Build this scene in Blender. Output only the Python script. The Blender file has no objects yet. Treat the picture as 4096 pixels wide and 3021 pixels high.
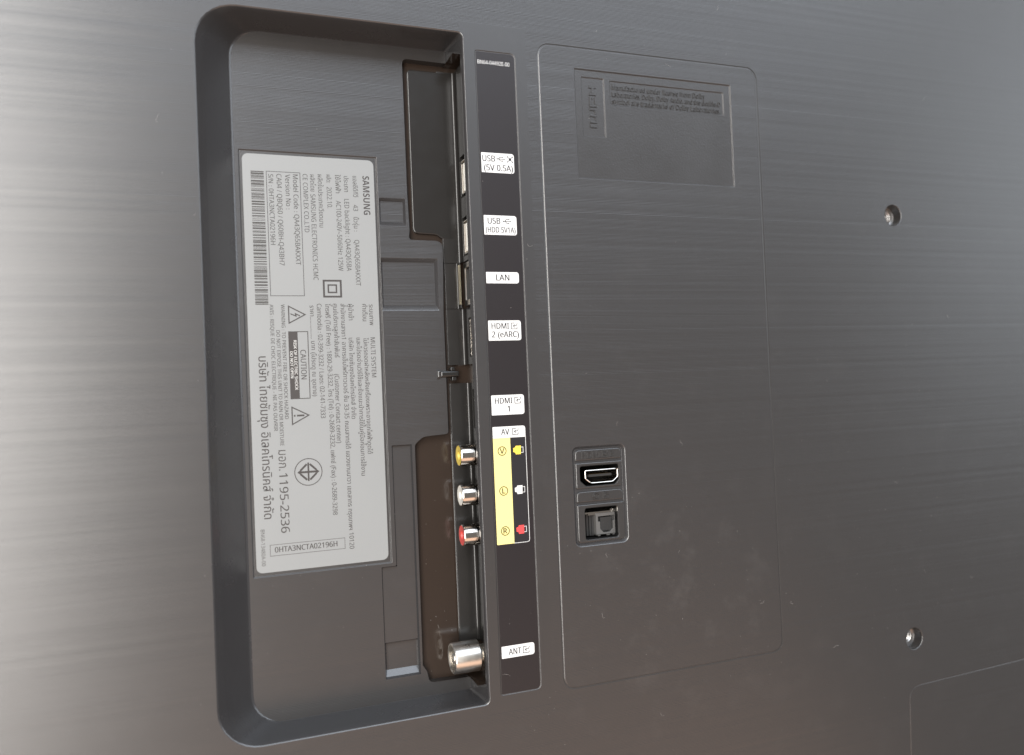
import bpy, math, random
from mathutils import Matrix, Vector, geometry

# ------------------------------------------------------------------ camera, world, lamps, exposure
S = 0.001                      # the television is measured in millimetres
BASE = 0.26                    # its lower edge stands at world z = 0.01
TV = Matrix.Translation((0, 0, BASE)) @ Matrix.Rotation(math.radians(90), 4, 'X')   # x right, y up, z out of the back
scene = bpy.context.scene
col = scene.collection

cam_d = bpy.data.cameras.new('camera')
cam = bpy.data.objects.new('camera', cam_d)
col.objects.link(cam)
scene.camera = cam
cam_d.sensor_width = 36.0
cam_d.lens = 28.125
cam_d.clip_start = 0.01
cam_d.clip_end = 50
CR = Matrix(((0.938403, 0.033180, -0.343946), (-0.041810, 0.998969, -0.017704), (0.343004, 0.030993, 0.938822))).to_4x4()
cam.matrix_world = TV @ Matrix.Translation((-0.30305, 0.02395, 0.29223)) @ CR
cam_d.dof.use_dof = True
cam_d.dof.focus_distance = 0.318
cam_d.dof.aperture_fstop = 8.0

world = bpy.data.worlds.new('World')
scene.world = world
world.use_nodes = True
world.node_tree.nodes['Background'].inputs[0].default_value = (1.0, 0.92, 0.86, 1)
world.node_tree.nodes['Background'].inputs[1].default_value = 0.21

def lamp(name, pos, target, sx, sy, radiance, color):
    d = bpy.data.lights.new(name, 'AREA')
    d.shape = 'RECTANGLE'; d.size = sx; d.size_y = sy
    d.energy = radiance * math.pi * sx * sy
    d.color = color
    o = bpy.data.objects.new(name, d); col.objects.link(o)
    p = TV @ Vector(pos); t = TV @ Vector(target)
    o.matrix_world = Matrix.Translation(p) @ (t - p).to_track_quat('-Z', 'Y').to_matrix().to_4x4()
    return o
lamp('window_lamp', (-1.02, 0.22, 1.55), (-0.25, 0.05, 0.0), 0.72, 2.0, 13.0, (1.0, 0.965, 0.925))
lamp('sky_lamp', (0.3, 1.9, 1.8), (-0.1, 0.1, 0.0), 3.6, 1.5, 4.2, (0.79, 0.88, 1.0))
lamp('side_window_lamp', (2.7, 0.85, 1.6), (0.0, 0.05, 0.0), 1.3, 1.7, 2.7, (0.82, 0.91, 1.0))
lamp('floor_bounce_lamp', (-0.1, -1.0, 1.1), (-0.15, 0.0, 0.0), 2.2, 0.8, 1.35, (1.0, 0.62, 0.43))

scene.view_settings.view_transform = 'Standard'
scene.view_settings.look = 'None'
scene.view_settings.exposure = -0.06
scene.view_settings.gamma = 1.0
scene.view_settings.use_curve_mapping = False

# ------------------------------------------------------------------ materials
def mat(name, color, rough=0.5, metal=0.0, spec=0.5, noise=0.0, nscale=900, var=0.0, vscale=60, coat=0.0):
    m = bpy.data.materials.new(name); m.use_nodes = True
    nt = m.node_tree; b = nt.nodes['Principled BSDF']
    b.inputs['Base Color'].default_value = (*color, 1)
    b.inputs['Roughness'].default_value = rough
    b.inputs['Metallic'].default_value = metal
    b.inputs['Specular IOR Level'].default_value = spec
    b.inputs['Coat Weight'].default_value = coat
    tc = nt.nodes.new('ShaderNodeTexCoord')
    if noise:
        n = nt.nodes.new('ShaderNodeTexNoise'); n.inputs['Scale'].default_value = nscale; n.inputs['Detail'].default_value = 2
        bp = nt.nodes.new('ShaderNodeBump'); bp.inputs['Strength'].default_value = noise; bp.inputs['Distance'].default_value = 0.0002
        nt.links.new(tc.outputs['Object'], n.inputs['Vector']); nt.links.new(n.outputs['Fac'], bp.inputs['Height'])
        nt.links.new(bp.outputs['Normal'], b.inputs['Normal'])
    if var:
        n2 = nt.nodes.new('ShaderNodeTexNoise'); n2.inputs['Scale'].default_value = vscale; n2.inputs['Detail'].default_value = 5
        mr = nt.nodes.new('ShaderNodeMapRange'); mr.inputs['To Min'].default_value = rough - var; mr.inputs['To Max'].default_value = rough + var
        nt.links.new(tc.outputs['Object'], n2.inputs['Vector']); nt.links.new(n2.outputs['Fac'], mr.inputs['Value'])
        nt.links.new(mr.outputs['Result'], b.inputs['Roughness'])
    return m

def grooved(name, color, rough, amp, smooth_band):
    """moulded plastic with fine horizontal grooves, about half a millimetre apart and slightly irregular"""
    m = bpy.data.materials.new(name); m.use_nodes = True
    nt = m.node_tree; N = nt.nodes; L = nt.links; b = N['Principled BSDF']
    b.inputs['Base Color'].default_value = (*color, 1); b.inputs['Roughness'].default_value = rough
    b.inputs['Specular IOR Level'].default_value = 1.0
    tc = N.new('ShaderNodeTexCoord'); sep = N.new('ShaderNodeSeparateXYZ'); L.new(tc.outputs['Object'], sep.inputs[0])
    def math_(op, a, c=None, d=None):
        n = N.new('ShaderNodeMath'); n.operation = op
        for i, s in enumerate((a, c, d)):
            if s is None: continue
            if isinstance(s, (int, float)): n.inputs[i].default_value = s
            else: L.new(s, n.inputs[i])
        return n.outputs[0]
    x, y = sep.outputs['X'], sep.outputs['Y']
    n1 = N.new('ShaderNodeTexNoise'); n1.noise_dimensions = '1D'; n1.inputs['Scale'].default_value = 260; n1.inputs['Detail'].default_value = 3
    L.new(y, n1.inputs['W'])
    ph = math_('ADD', math_('MULTIPLY', y, 2 * math.pi / 0.00052), math_('MULTIPLY', n1.outputs['Fac'], 9.0))
    cosv = math_('COSINE', ph)
    # long streaks: groove strength and mean tilt vary slowly from groove to groove
    cmb = N.new('ShaderNodeCombineXYZ')
    L.new(math_('MULTIPLY', x, 1.6), cmb.inputs[0]); L.new(math_('MULTIPLY', y, 520.0), cmb.inputs[1])
    n2 = N.new('ShaderNodeTexNoise'); n2.inputs['Scale'].default_value = 1.0; n2.inputs['Detail'].default_value = 3
    L.new(cmb.outputs[0], n2.inputs['Vector'])
    st = math_('SUBTRACT', n2.outputs['Fac'], 0.5)
    slope = math_('ADD', math_('MULTIPLY', cosv, math_('MULTIPLY_ADD', st, amp * 1.6, amp)), math_('MULTIPLY', st, 0.09))
    if smooth_band:
        x0, x1, y0, y1 = smooth_band
        inx = math_('MULTIPLY', math_('GREATER_THAN', x, x0), math_('LESS_THAN', x, x1))
        iny = math_('MULTIPLY', math_('GREATER_THAN', y, y0), math_('LESS_THAN', y, y1))
        slope = math_('MULTIPLY', slope, math_('SUBTRACT', 1.0, math_('MULTIPLY', inx, iny)))
    ng = N.new('ShaderNodeTexNoise'); ng.inputs['Scale'].default_value = 1500; ng.inputs['Detail'].default_value = 1
    L.new(tc.outputs['Object'], ng.inputs['Vector'])
    sg = N.new('ShaderNodeSeparateColor'); L.new(ng.outputs['Color'], sg.inputs[0])
    gx = math_('MULTIPLY_ADD', math_('SUBTRACT', sg.outputs[0], 0.5), 0.015, math_('MULTIPLY', st, 0.035))
    gy = math_('MULTIPLY_ADD', math_('SUBTRACT', sg.outputs[1], 0.5), 0.015, slope)
    cn = N.new('ShaderNodeCombineXYZ'); cn.inputs[2].default_value = 1.0
    L.new(gx, cn.inputs[0]); L.new(gy, cn.inputs[1])
    vt = N.new('ShaderNodeVectorTransform'); vt.vector_type = 'NORMAL'; vt.convert_from = 'OBJECT'; vt.convert_to = 'WORLD'
    L.new(cn.outputs[0], vt.inputs[0])
    nm = N.new('ShaderNodeVectorMath'); nm.operation = 'NORMALIZE'; L.new(vt.outputs[0], nm.inputs[0])
    L.new(nm.outputs[0], b.inputs['Normal'])
    b.inputs['Anisotropic'].default_value = 0.6
    ct = N.new('ShaderNodeCombineXYZ'); ct.inputs[1].default_value = 1.0
    vt2 = N.new('ShaderNodeVectorTransform'); vt2.vector_type = 'VECTOR'; vt2.convert_from = 'OBJECT'; vt2.convert_to = 'WORLD'
    L.new(ct.outputs[0], vt2.inputs[0]); L.new(vt2.outputs[0], b.inputs['Tangent'])
    # faint smears of dust and fingerprints
    n3 = N.new('ShaderNodeTexNoise'); n3.inputs['Scale'].default_value = 60; n3.inputs['Detail'].default_value = 8; n3.inputs['Roughness'].default_value = 0.7
    L.new(tc.outputs['Object'], n3.inputs['Vector'])
    mr = N.new('ShaderNodeMapRange'); mr.inputs['From Min'].default_value = 0.52; mr.inputs['From Max'].default_value = 0.8
    mr.inputs['To Min'].default_value = 0.0; mr.inputs['To Max'].default_value = 0.14
    L.new(n3.outputs['Fac'], mr.inputs['Value'])
    mx = N.new('ShaderNodeMix'); mx.data_type = 'RGBA'
    mx.inputs['A'].default_value = (*color, 1); mx.inputs['B'].default_value = (0.22, 0.21, 0.20, 1)
    # they gather where hands touched the panel below the sockets
    vd = N.new('ShaderNodeVectorMath'); vd.operation = 'DISTANCE'; vd.inputs[1].default_value = (-0.125, -0.062, 0.0)
    L.new(tc.outputs['Object'], vd.inputs[0])
    md = N.new('ShaderNodeMapRange'); md.inputs['From Min'].default_value = 0.012; md.inputs['From Max'].default_value = 0.06
    md.inputs['To Min'].default_value = 1.0; md.inputs['To Max'].default_value = 0.22
    L.new(vd.outputs['Value'], md.inputs['Value'])
    fac = math_('MULTIPLY', mr.outputs['Result'], md.outputs['Result'])
    L.new(fac, mx.inputs['Factor']); L.new(mx.outputs['Result'], b.inputs['Base Color'])
    return m

PL = (0.026, 0.0245, 0.024)
M_groove = grooved('grooved_grey_plastic', PL, 0.36, 0.10, (-0.2112, -0.1845, -0.0985, 0.1675))
M_floor = grooved('grooved_recess_plastic', PL, 0.36, 0.11, None)
M_plain = mat('satin_grey_plastic', PL, 0.34, spec=1.0, noise=0.25, nscale=1500, var=0.06)
M_wall = mat('smooth_recess_wall_plastic', (0.036, 0.035, 0.036), 0.26, spec=1.0, noise=0.12, nscale=1200, var=0.06)
M_gloss = mat('glossy_black_plastic', (0.018, 0.017, 0.016), 0.22, noise=0.06, nscale=700, var=0.06, vscale=120)
M_tray = mat('dark_tray_plastic', (0.030, 0.021, 0.016), 0.15, noise=0.1, nscale=900, var=0.08, vscale=90)
M_dark = mat('black_interior', (0.006, 0.006, 0.006), 0.6, spec=0.2)
M_strip = mat('black_sticker_film', (0.014, 0.0112, 0.0122), 0.39, noise=0.12, nscale=2600)
M_label = mat('silver_grey_label_film', (0.235, 0.242, 0.24), 0.45, spec=0.5, noise=0.2, nscale=2200, var=0.09, vscale=35)
M_ink = mat('dark_print_ink', (0.035, 0.03, 0.028), 0.55)
M_inkf = mat('faded_print_ink', (0.036, 0.033, 0.03), 0.55)
M_white = mat('white_print', (0.62, 0.62, 0.61), 0.5)
M_wink = mat('label_coloured_print', (0.50, 0.50, 0.48), 0.5)
M_yellow = mat('pale_yellow_print', (0.72, 0.64, 0.25), 0.5)
M_ybrown = mat('brown_print_ink', (0.05, 0.035, 0.005), 0.5)
M_yel2 = mat('yellow_print', (0.80, 0.58, 0.07), 0.5)
M_red = mat('red_print', (0.72, 0.06, 0.06), 0.5)
M_blackp = mat('black_print', (0.012, 0.011, 0.013), 0.45)
M_nickel = mat('nickel_metal', (0.66, 0.62, 0.57), 0.16, metal=1.0, noise=0.05, nscale=500, var=0.05, vscale=300)
M_zinc = mat('brushed_zinc_metal', (0.70, 0.67, 0.62), 0.30, metal=1.0, noise=0.15, nscale=700, var=0.08, vscale=250)
M_steel = mat('dull_steel', (0.42, 0.41, 0.40), 0.28, metal=1.0, noise=0.1, nscale=700)
M_brass = mat('dull_brass', (0.40, 0.36, 0.26), 0.35, metal=1.0)
M_gold = mat('gold_contact_metal', (0.85, 0.62, 0.30), 0.22, metal=1.0)
M_jy = mat('yellow_socket_plastic', (0.72, 0.54, 0.09), 0.4)
M_jw = mat('white_socket_plastic', (0.80, 0.78, 0.72), 0.4)
M_jr = mat('red_socket_plastic', (0.66, 0.075, 0.065), 0.4)
M_opt = mat('grey_socket_plastic', (0.10, 0.098, 0.095), 0.38, noise=0.1)
M_optd = mat('dark_shutter_plastic', (0.03, 0.03, 0.03), 0.35)
M_dust = mat('pale_lint', (0.50, 0.48, 0.45), 0.8, spec=0.1)
M_screen = mat('screen_glass', (0.01, 0.01, 0.012), 0.08)

# ------------------------------------------------------------------ mesh helpers (all lengths in mm)
def inside(p, poly):
    r = False; n = len(poly)
    for i in range(n):
        (x0, y0), (x1, y1) = poly[i], poly[(i + 1) % n]
        if (y0 > p[1]) != (y1 > p[1]) and p[0] < x0 + (p[1] - y0) * (x1 - x0) / (y1 - y0): r = not r
    return r
class MB:
    def __init__(s): s.v = []; s.f = []
    def add(s, verts, faces):
        o = len(s.v); s.v += [tuple(p) for p in verts]; s.f += [tuple(i + o for i in f) for f in faces]; return s
    def loft(s, loops, closed=True, skip=None):
        n = len(loops[0]); v = [p for l in loops for p in l]; f = []
        for r in range(len(loops) - 1):
            for i in range(n if closed else n - 1):
                j = (i + 1) % n
                if skip and skip(r, i): continue
                f.append((r * n + i, r * n + j, (r + 1) * n + j, (r + 1) * n + i))
        return s.add(v, f)
    def fill(s, outer, holes=(), z=0.0):
        pts = []; edges = []
        for lp in [outer, *holes]:
            o = len(pts); pts += [Vector((p[0], p[1])) for p in lp]
            edges += [(o + i, o + (i + 1) % len(lp)) for i in range(len(lp))]
        vs, es, fs, *_ = geometry.delaunay_2d_cdt(pts, edges, [], 1, 1e-6)
        out = []
        for f in fs:
            a, b, c = (vs[i] for i in f[:3])
            if holes and any(inside((a + b + c) / 3, h) for h in holes): continue
            if (b - a).cross(c - a) < 0: f = list(reversed(f))
            out.append(tuple(f))
        return s.add([(p.x, p.y, z) for p in vs], out)
    def prism(s, poly, z0, z1, holes=(), back=True):
        s.fill(poly, holes, z1)
        if back:
            o = len(s.f); s.fill(poly, holes, z0)
            s.f[o:] = [tuple(reversed(f)) for f in s.f[o:]]
        for lp in [poly, *holes]:
            s.loft([[(x, y, z0) for x, y in lp], [(x, y, z1) for x, y in lp]])
        return s
    def slab(s, poly, z0, z1, b=0.25, holes=()):
        """prism with a softened upper edge"""
        ins = inset(poly, b)
        hz = [inset(h, -b) for h in holes]
        s.fill(ins, hz, z1)
        s.loft([[(x, y, z0) for x, y in poly], [(x, y, z1 - b) for x, y in poly],
                [(x, y, z1 - b * 0.3) for x, y in inset(poly, b * 0.3)], [(x, y, z1) for x, y in ins]])
        for h, hi in zip(holes, hz):
            s.loft([[(x, y, z1) for x, y in hi], [(x, y, z1 - b) for x, y in h], [(x, y, z0) for x, y in h]])
        return s
    def box(s, x0, x1, y0, y1, z0, z1):
        return s.prism([(x0, y0), (x1, y0), (x1, y1), (x0, y1)], z0, z1)
    def lathe(s, prof, axis='x', c=(0, 0, 0), seg=40, cap0=False, cap1=False):
        """prof: list of (distance along axis, radius)"""
        loops = []
        for a, r in prof:
            lp = []
            for i in range(seg):
                t = 2 * math.pi * i / seg
                if axis == 'x': lp.append((c[0] + a, c[1] + r * math.cos(t), c[2] + r * math.sin(t)))
                else: lp.append((c[0] + r * math.cos(t), c[1] + r * math.sin(t), c[2] + a))
            loops.append(lp)
        o = len(s.v); s.loft(loops)
        if cap0: s.f.append(tuple(range(o, o + seg)))
        if cap1: s.f.append(tuple(range(o + seg * (len(prof) - 1), o + seg * len(prof))))
        return s
    def ribbon(s, pts, w, z, closed=False, h=0.0):
        n = len(pts); P = [Vector(p) for p in pts]; Lf = []; Rt = []
        for i in range(n):
            a = P[i - 1] if (i or closed) else None; c = P[(i + 1) % n] if (i < n - 1 or closed) else None
            d1 = (P[i] - a).normalized() if a is not None else None
            d2 = (c - P[i]).normalized() if c is not None else None
            d1 = d1 or d2; d2 = d2 or d1
            nn = Vector((-(d1.y + d2.y), d1.x + d2.x))
            nn = nn.normalized() if nn.length > 1e-6 else Vector((-d1.y, d1.x))
            k = w / 2 / max(0.35, nn.dot(Vector((-d1.y, d1.x))))
            Lf.append((*(P[i] + nn * k), z)); Rt.append((*(P[i] - nn * k), z))
        f = []
        for i in range(n if closed else n - 1):
            j = (i + 1) % n; f.append((i, n + i, n + j, j))
        return s.add(Lf + Rt, f)
    def tube(s, pts, r, seg=6):
        P = [Vector(p) for p in pts]; loops = []
        for i, p in enumerate(P):
            d = (P[min(i + 1, len(P) - 1)] - P[max(i - 1, 0)]).normalized()
            u = d.orthogonal().normalized(); w = d.cross(u)
            loops.append([tuple(p + (u * math.cos(2 * math.pi * k / seg) + w * math.sin(2 * math.pi * k / seg)) * r) for k in range(seg)])
        return s.loft(loops)
    def xform(s, fn): s.v = [fn(*p) for p in s.v]; return s

def rrect(x0, x1, y0, y1, r, n=6):
    """rounded rectangle, counter-clockwise from lower left; r = one radius or (bl, br, tr, tl)"""
    if not isinstance(r, (tuple, list)): r = (r,) * 4
    out = []
    for (cx, cy, sx, sy, a0), q in zip(((x0, y0, 1, 1, 180), (x1, y0, -1, 1, 270), (x1, y1, -1, -1, 0), (x0, y1, 1, -1, 90)), r):
        if q <= 0: out.append((cx, cy)); continue
        for i in range(n + 1):
            t = math.radians(a0 + 90 * i / n)
            out.append((cx + sx * q + q * math.cos(t), cy + sy * q + q * math.sin(t)))
    return out
def circle(cx, cy, r, n=40): return [(cx + r * math.cos(2 * math.pi * i / n), cy + r * math.sin(2 * math.pi * i / n)) for i in range(n)]
def area2(p): return sum(p[i][0] * p[(i + 1) % len(p)][1] - p[(i + 1) % len(p)][0] * p[i][1] for i in range(len(p)))
def inset(poly, d):
    sg = 1 if area2(poly) > 0 else -1
    out = []; n = len(poly)
    for i in range(n):
        a, b, c = Vector(poly[i - 1]), Vector(poly[i]), Vector(poly[(i + 1) % n])
        d1 = (b - a); d2 = (c - b)
        if d1.length < 1e-7: d1 = d2
        if d2.length < 1e-7: d2 = d1
        d1.normalize(); d2.normalize()
        n1 = Vector((-d1.y, d1.x)) * sg; n2 = Vector((-d2.y, d2.x)) * sg
        m = n1 + n2; m = m / max(0.3, m.length_squared) * 2 if m.length > 1e-4 else n1
        out.append(tuple(b + m * d))
    return out
def step(mb, poly, z0, z1, run, n=6):
    """softly rounded step from z0 at the outline to z1 at 'run' inside it"""
    lp = []
    for k in range(n + 1):
        t = k / n; lp.append([(x, y, z0 + (z1 - z0) * (0.5 - 0.5 * math.cos(math.pi * t))) for x, y in inset(poly, run * t)])
    return mb.loft(lp)
def smooth_poly(pts, n=4):
    """pts: (x, y, radius); rounds each corner"""
    out = []; N = len(pts)
    for i in range(N):
        x, y, r = pts[i]; p = Vector((x, y))
        if r <= 0: out.append((x, y)); continue
        a = Vector(pts[i - 1][:2]); c = Vector(pts[(i + 1) % N][:2])
        u = (a - p).normalized(); w = (c - p).normalized()
        for k in range(n + 1):
            t = k / n; q = p + u * r * (1 - t) ** 2 + w * r * t ** 2
            out.append((q.x, q.y))
    return out

def obj(name, mb, m, parent=None, smooth=35, label=None, loc=None):
    me = bpy.data.meshes.new(name)
    me.from_pydata([(x * S, y * S, z * S) for x, y, z in mb.v], [], mb.f)
    me.validate()
    me.materials.append(m)
    if smooth:
        me.polygons.foreach_set('use_smooth', [True] * len(me.polygons)); me.set_sharp_from_angle(angle=math.radians(smooth))
    me.update()
    o = bpy.data.objects.new(name, me); col.objects.link(o)
    if parent: o.parent = parent
    if loc: o.location = [c * S for c in loc]
    if label: o['label'] = label
    return o

_tx = bpy.data.curves.new('lettering', 'FONT'); _to = bpy.data.objects.new('lettering', _tx)
def sans(body, heavy):
    """the sans-serif forms of the Latin letters and figures"""
    up, lo, dg = (0x1D5D4, 0x1D5EE, 0x1D7EC) if heavy else (0x1D5A0, 0x1D5BA, 0x1D7E2)
    return ''.join(chr(up + ord(c) - 65) if 'A' <= c <= 'Z' else chr(lo + ord(c) - 97) if 'a' <= c <= 'z' else chr(dg + ord(c) - 48) if '0' <= c <= '9' else c for c in body)
def text_shape(body, bold=0.0, extrude=0.0, bevel=0.0):
    """outline of a line of writing as vertices and faces, one em = 1"""
    _tx.body = sans(body, bold > 0.025); _tx.offset = 0.0; _tx.extrude = extrude; _tx.bevel_depth = bevel; _tx.resolution_u = 3
    me = bpy.data.meshes.new_from_object(_to)
    v = [tuple(q.co) for q in me.vertices]; f = [tuple(p.vertices) for p in me.polygons]
    bpy.data.meshes.remove(me)
    return v, f
def write(mb, body, x, y, z, length, size, rot=0, bold=0.0, extrude=0.0, align='l'):
    """set a line with its baseline from (x, y), 'length' long, em 'size', turned by rot degrees; length None keeps proportions"""
    v, f = text_shape(body, bold, extrude)
    if 0 < bold <= 0.025 and not extrude:                  # a slightly heavier face: the line struck twice
        n = len(v); v = [(p[0] - bold, p[1], p[2]) for p in v] + [(p[0] + bold, p[1], p[2] + 0.0015) for p in v]; f = f + [tuple(q + n for q in g) for g in f]
    a = min(p[0] for p in v); b = max(p[0] for p in v)
    kx = size if length is None else length / (b - a)
    w = (b - a) * kx
    sh = {'l': 0, 'c': -w / 2, 'r': -w}[align]
    c, s_ = math.cos(math.radians(rot)), math.sin(math.radians(rot))
    out = []
    for p in v:
        u = (p[0] - a) * kx + sh; w_ = p[1] * size
        out.append((x + u * c - w_ * s_, y + u * s_ + w_ * c, z + p[2] * size))
    return mb.add(out, f)

# ------------------------------------------------------------------ the television
tv = bpy.data.objects.new('television', None); col.objects.link(tv)
tv.matrix_world = TV
tv['label'] = 'dark grey grooved plastic back of a flat television with a recessed bay of connectors'
tv['category'] = 'television'

# --- levels
FZ = -14.0      # grooved floor of the connector bay
PZ = -16.6      # black connector brackets
TZ = -17.8      # tray beneath them

# --- outlines
NC = 8
RIM = rrect(-306.9, -210.7, -94.2, 163.0, (14, 1.8, 1.8, 14), NC)
FLR = rrect(-295.4, -213.5, -92.6, 161.2, (11, 1.0, 1.0, 11), NC)
PANEL_O = rrect(-179.9, -74.4, -94.7, 163.0, 5.5)
PANEL_I = inset(PANEL_O, 1.0)
STRIP = rrect(-205.4, -189.6, -91.6, 156.6, (0.6, 1.6, 1.6, 0.6), 4)
STRIP_P = inset(STRIP, -0.55)
LOGO = rrect(-163.8, -88.7, 109.1, 154.1, 0.3, 2)
OPT = rrect(-172.0, -148.2, -39.2, 1.0, 2.6)
HOLES = [(0.0, 100.0), (0.0, -100.0)]
TVX0, TVX1, TVY0, TVY1 = -386.0, 584.0, -250.0, 308.0
BODY = rrect(TVX0, TVX1, TVY0, TVY1, 10)

# --- back cover: face, softened outer edge and sides
mb = MB()
SEAM = smooth_poly([(-8.5, -225, 3), (220, -225, 3), (220, -116.5, 3), (-5.0, -121.5, 7)])
mb.fill(BODY, [inset(RIM, -0.5), PANEL_O, STRIP_P, SEAM] + [circle(x, y, 5.2) for x, y in HOLES], 0.0)
cover = obj('back_cover', mb, M_groove, tv)
mb = MB()
mb.loft([[(x, y, 0) for x, y in BODY], [(x, y, -1.2) for x, y in inset(BODY, -3)], [(x, y, -6) for x, y in inset(BODY, -6)], [(x, y, -42) for x, y in inset(BODY, -8)]])
# groove round the panel
step(mb, PANEL_O, 0, -0.11, 0.5); step(mb, inset(PANEL_O, 0.5), -0.11, 0.10, 0.5)
# neck cover seam: a thin step and a face a little proud
step(mb, SEAM, 0, -0.03, 0.4); step(mb, inset(SEAM, 0.4), -0.03, 0.12, 0.4)
# pocket for the connector sticker
step(mb, STRIP_P, 0, -0.22, 0.3); mb.fill(inset(STRIP_P, 0.3), (), -0.22)
# mounting holes through the cover
for hx, hy in HOLES:
    mb.lathe([(0, 5.2), (-0.12, 4.95), (-0.4, 4.85), (-4.9, 4.75)], 'z', (hx, hy, 0), 40)
obj('cover_edge', mb, M_plain, cover, smooth=60)
obj('neck_cover', MB().fill(inset(SEAM, 0.8), (), 0.12), M_groove, tv)

# --- grooved panel beside the connector strip
mb = MB()
mb.fill(PANEL_I, [LOGO, OPT], 0.10)
panel = obj('cover_panel', mb, M_groove, tv)
# licence plate pocket
mb = MB()
step(mb, LOGO, 0.10, -0.30, 0.45)
HB = rrect(-160.7, -150.2, 126.5, 151.1, 0.2, 2); TB = rrect(-147.7, -92.3, 140.3, 150.6, 0.2, 2)
mb.fill(inset(LOGO, 0.45), [HB, TB], -0.30)
for q in (HB, TB):
    step(mb, q, -0.30, -0.62, 0.38)
    mb.fill(inset(q, 0.38), (), -0.62)
obj('licence_plate', mb, M_plain, panel)
for body, y, x1 in (('Manufactured under license from Dolby', 147.5, -101.4), ('Laboratories. Dolby, Dolby Audio, and the double-D', 144.6, -93.9), ('symbol are trademarks of Dolby Laboratories.', 141.7, -94.1)):
    t = MB(); write(t, body, -146.6, y - 0.45, -0.62, x1 + 146.6, 2.75, extrude=0.13)
    obj('embossed_text', t, M_plain, panel, smooth=0)
# block-letter HDMI emblem, turned a quarter turn clockwise: u runs down, w runs right
t = MB()
def emb(u0, u1, w0, w1): t.box(-157.1 + w0, -157.1 + w1, 147.6 - u1, 147.6 - u0, -0.62, -0.28)
emb(0, 0.9, 0, 3.1); emb(2.9, 3.8, 0, 3.1); emb(0.95, 2.85, 1.1, 2.0)                        # H
emb(4.5, 7.6, 2.3, 3.1); emb(7.7, 8.6, 0, 3.1); emb(4.5, 7.6, 0, 0.8); emb(4.5, 5.3, 0.9, 1.5)  # D
emb(9.2, 10.1, 0, 3.1); emb(10.2, 11.7, 2.3, 3.1); emb(11.8, 12.6, 0, 3.1); emb(12.7, 14.2, 2.3, 3.1); emb(14.3, 15.2, 0, 3.1)  # M
emb(15.9, 17.1, 0, 3.1)                                                                     # I
obj('embossed_emblem', t, M_plain, panel, smooth=0)

# --- small pocket with the rear HDMI and optical sockets
mb = MB()
mb.loft([[(x, y, 0.10) for x, y in inset(OPT, 0)], [(x, y, -0.02) for x, y in inset(OPT, 0.25)], [(x, y, -0.9) for x, y in inset(OPT, 0.75)], [(x, y, -1.15) for x, y in inset(OPT, 1.1)]])
HD_OPEN = smooth_poly([(-168.5, -15.4 + 2.4, 0.4), (-166.0, -15.3, 0.5), (-153.0, -15.3, 0.5), (-151.2, -13.4, 0.5), (-151.2, -7.2, 1.0), (-168.5, -7.2, 1.0)])
OP_OPEN = rrect(-167.1, -152.4, -36.7, -24.1, 0.9, 4)
mb.fill(inset(OPT, 1.1), [inset(HD_OPEN, -0.4), inset(OP_OPEN, -0.4)], -1.15)
sock = obj('socket_pocket', mb, M_wall, tv)
mb = MB().slab(rrect(-170.4, -149.9, -4.8, -0.7, (0.2, 0.2, 1.6, 1.6), 4), -1.2, -0.30, 0.3); obj('socket_tag', mb, M_plain, sock)
mb = MB().slab(rrect(-170.4, -149.9, -16.0, -5.9, (0.6, 0.8, 0.3, 0.3), 4), -1.2, -0.30, 0.3, [HD_OPEN]); obj('socket_plate', mb, M_plain, sock)
mb = MB().slab(rrect(-170.4, -149.9, -21.5, -17.4, (0.2, 0.2, 1.6, 1.6), 4), -1.2, -0.30, 0.3); obj('socket_tag', mb, M_plain, sock)
mb = MB().slab(rrect(-170.4, -149.5, -37.6, -22.6, (1.3, 1.3, 0.3, 0.3), 4), -1.2, -0.30, 0.3, [OP_OPEN]); obj('socket_plate', mb, M_plain, sock)
mb = MB()
for op in (HD_OPEN, OP_OPEN):
    mb.loft([[(x, y, -0.6) for x, y in inset(op, -0.01)], [(x, y, -16) for x, y in inset(op, -0.3)]]); mb.fill(inset(op, -0.3), (), -16)
obj('socket_shaft', mb, M_dark, sock)
def input_icon(mb, x, y, s, z, w, out=False):
    """square with an open corner and an arrow through it; lower left at (x, y), size s"""
    mb.ribbon([(x + s * 0.62, y + s), (x, y + s), (x, y), (x + s, y), (x + s, y + s * 0.35)], w, z)
    if out:
        mb.ribbon([(x + s * 0.3, y + s * 0.3), (x + s * 0.45, y + s * 0.7), (x + s * 0.95, y + s * 0.85)], w, z + 0.004)
        mb.ribbon([(x + s * 0.72, y + s * 1.02), (x + s * 1.0, y + s * 0.86), (x + s * 0.78, y + s * 0.62)], w, z + 0.008)
    else:
        mb.ribbon([(x + s * 1.08, y + s * 1.0), (x + s * 0.95, y + s * 0.62), (x + s * 0.35, y + s * 0.5)], w, z + 0.004)
        mb.ribbon([(x + s * 0.58, y + s * 0.75), (x + s * 0.33, y + s * 0.5), (x + s * 0.58, y + s * 0.25)], w, z + 0.008)
def raise_(mb, h):
    """give a flat mark a thickness h below its face"""
    n = len(mb.v); fs = list(mb.f)
    cnt = {}
    for f in fs:
        for i in range(len(f)):
            e = (f[i], f[(i + 1) % len(f)]); cnt[e] = 1
    mb.v += [(x, y, z - h) for x, y, z in mb.v]
    for a, b in list(cnt):
        if (b, a) not in cnt: mb.f.append((a, b, b + n, a + n))
    return mb
t = MB(); write(t, 'HDMI', -167.6, -4.0, 0.12, 8.6, 3.6, bold=0.02); input_icon(t, -158.3, -3.9, 2.3, 0.12, 0.38); write(t, '3', -154.8, -3.9, 0.12, 1.5, 3.6, bold=0.02)
obj('embossed_text', raise_(t, 0.44), M_plain, sock, smooth=0)
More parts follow.
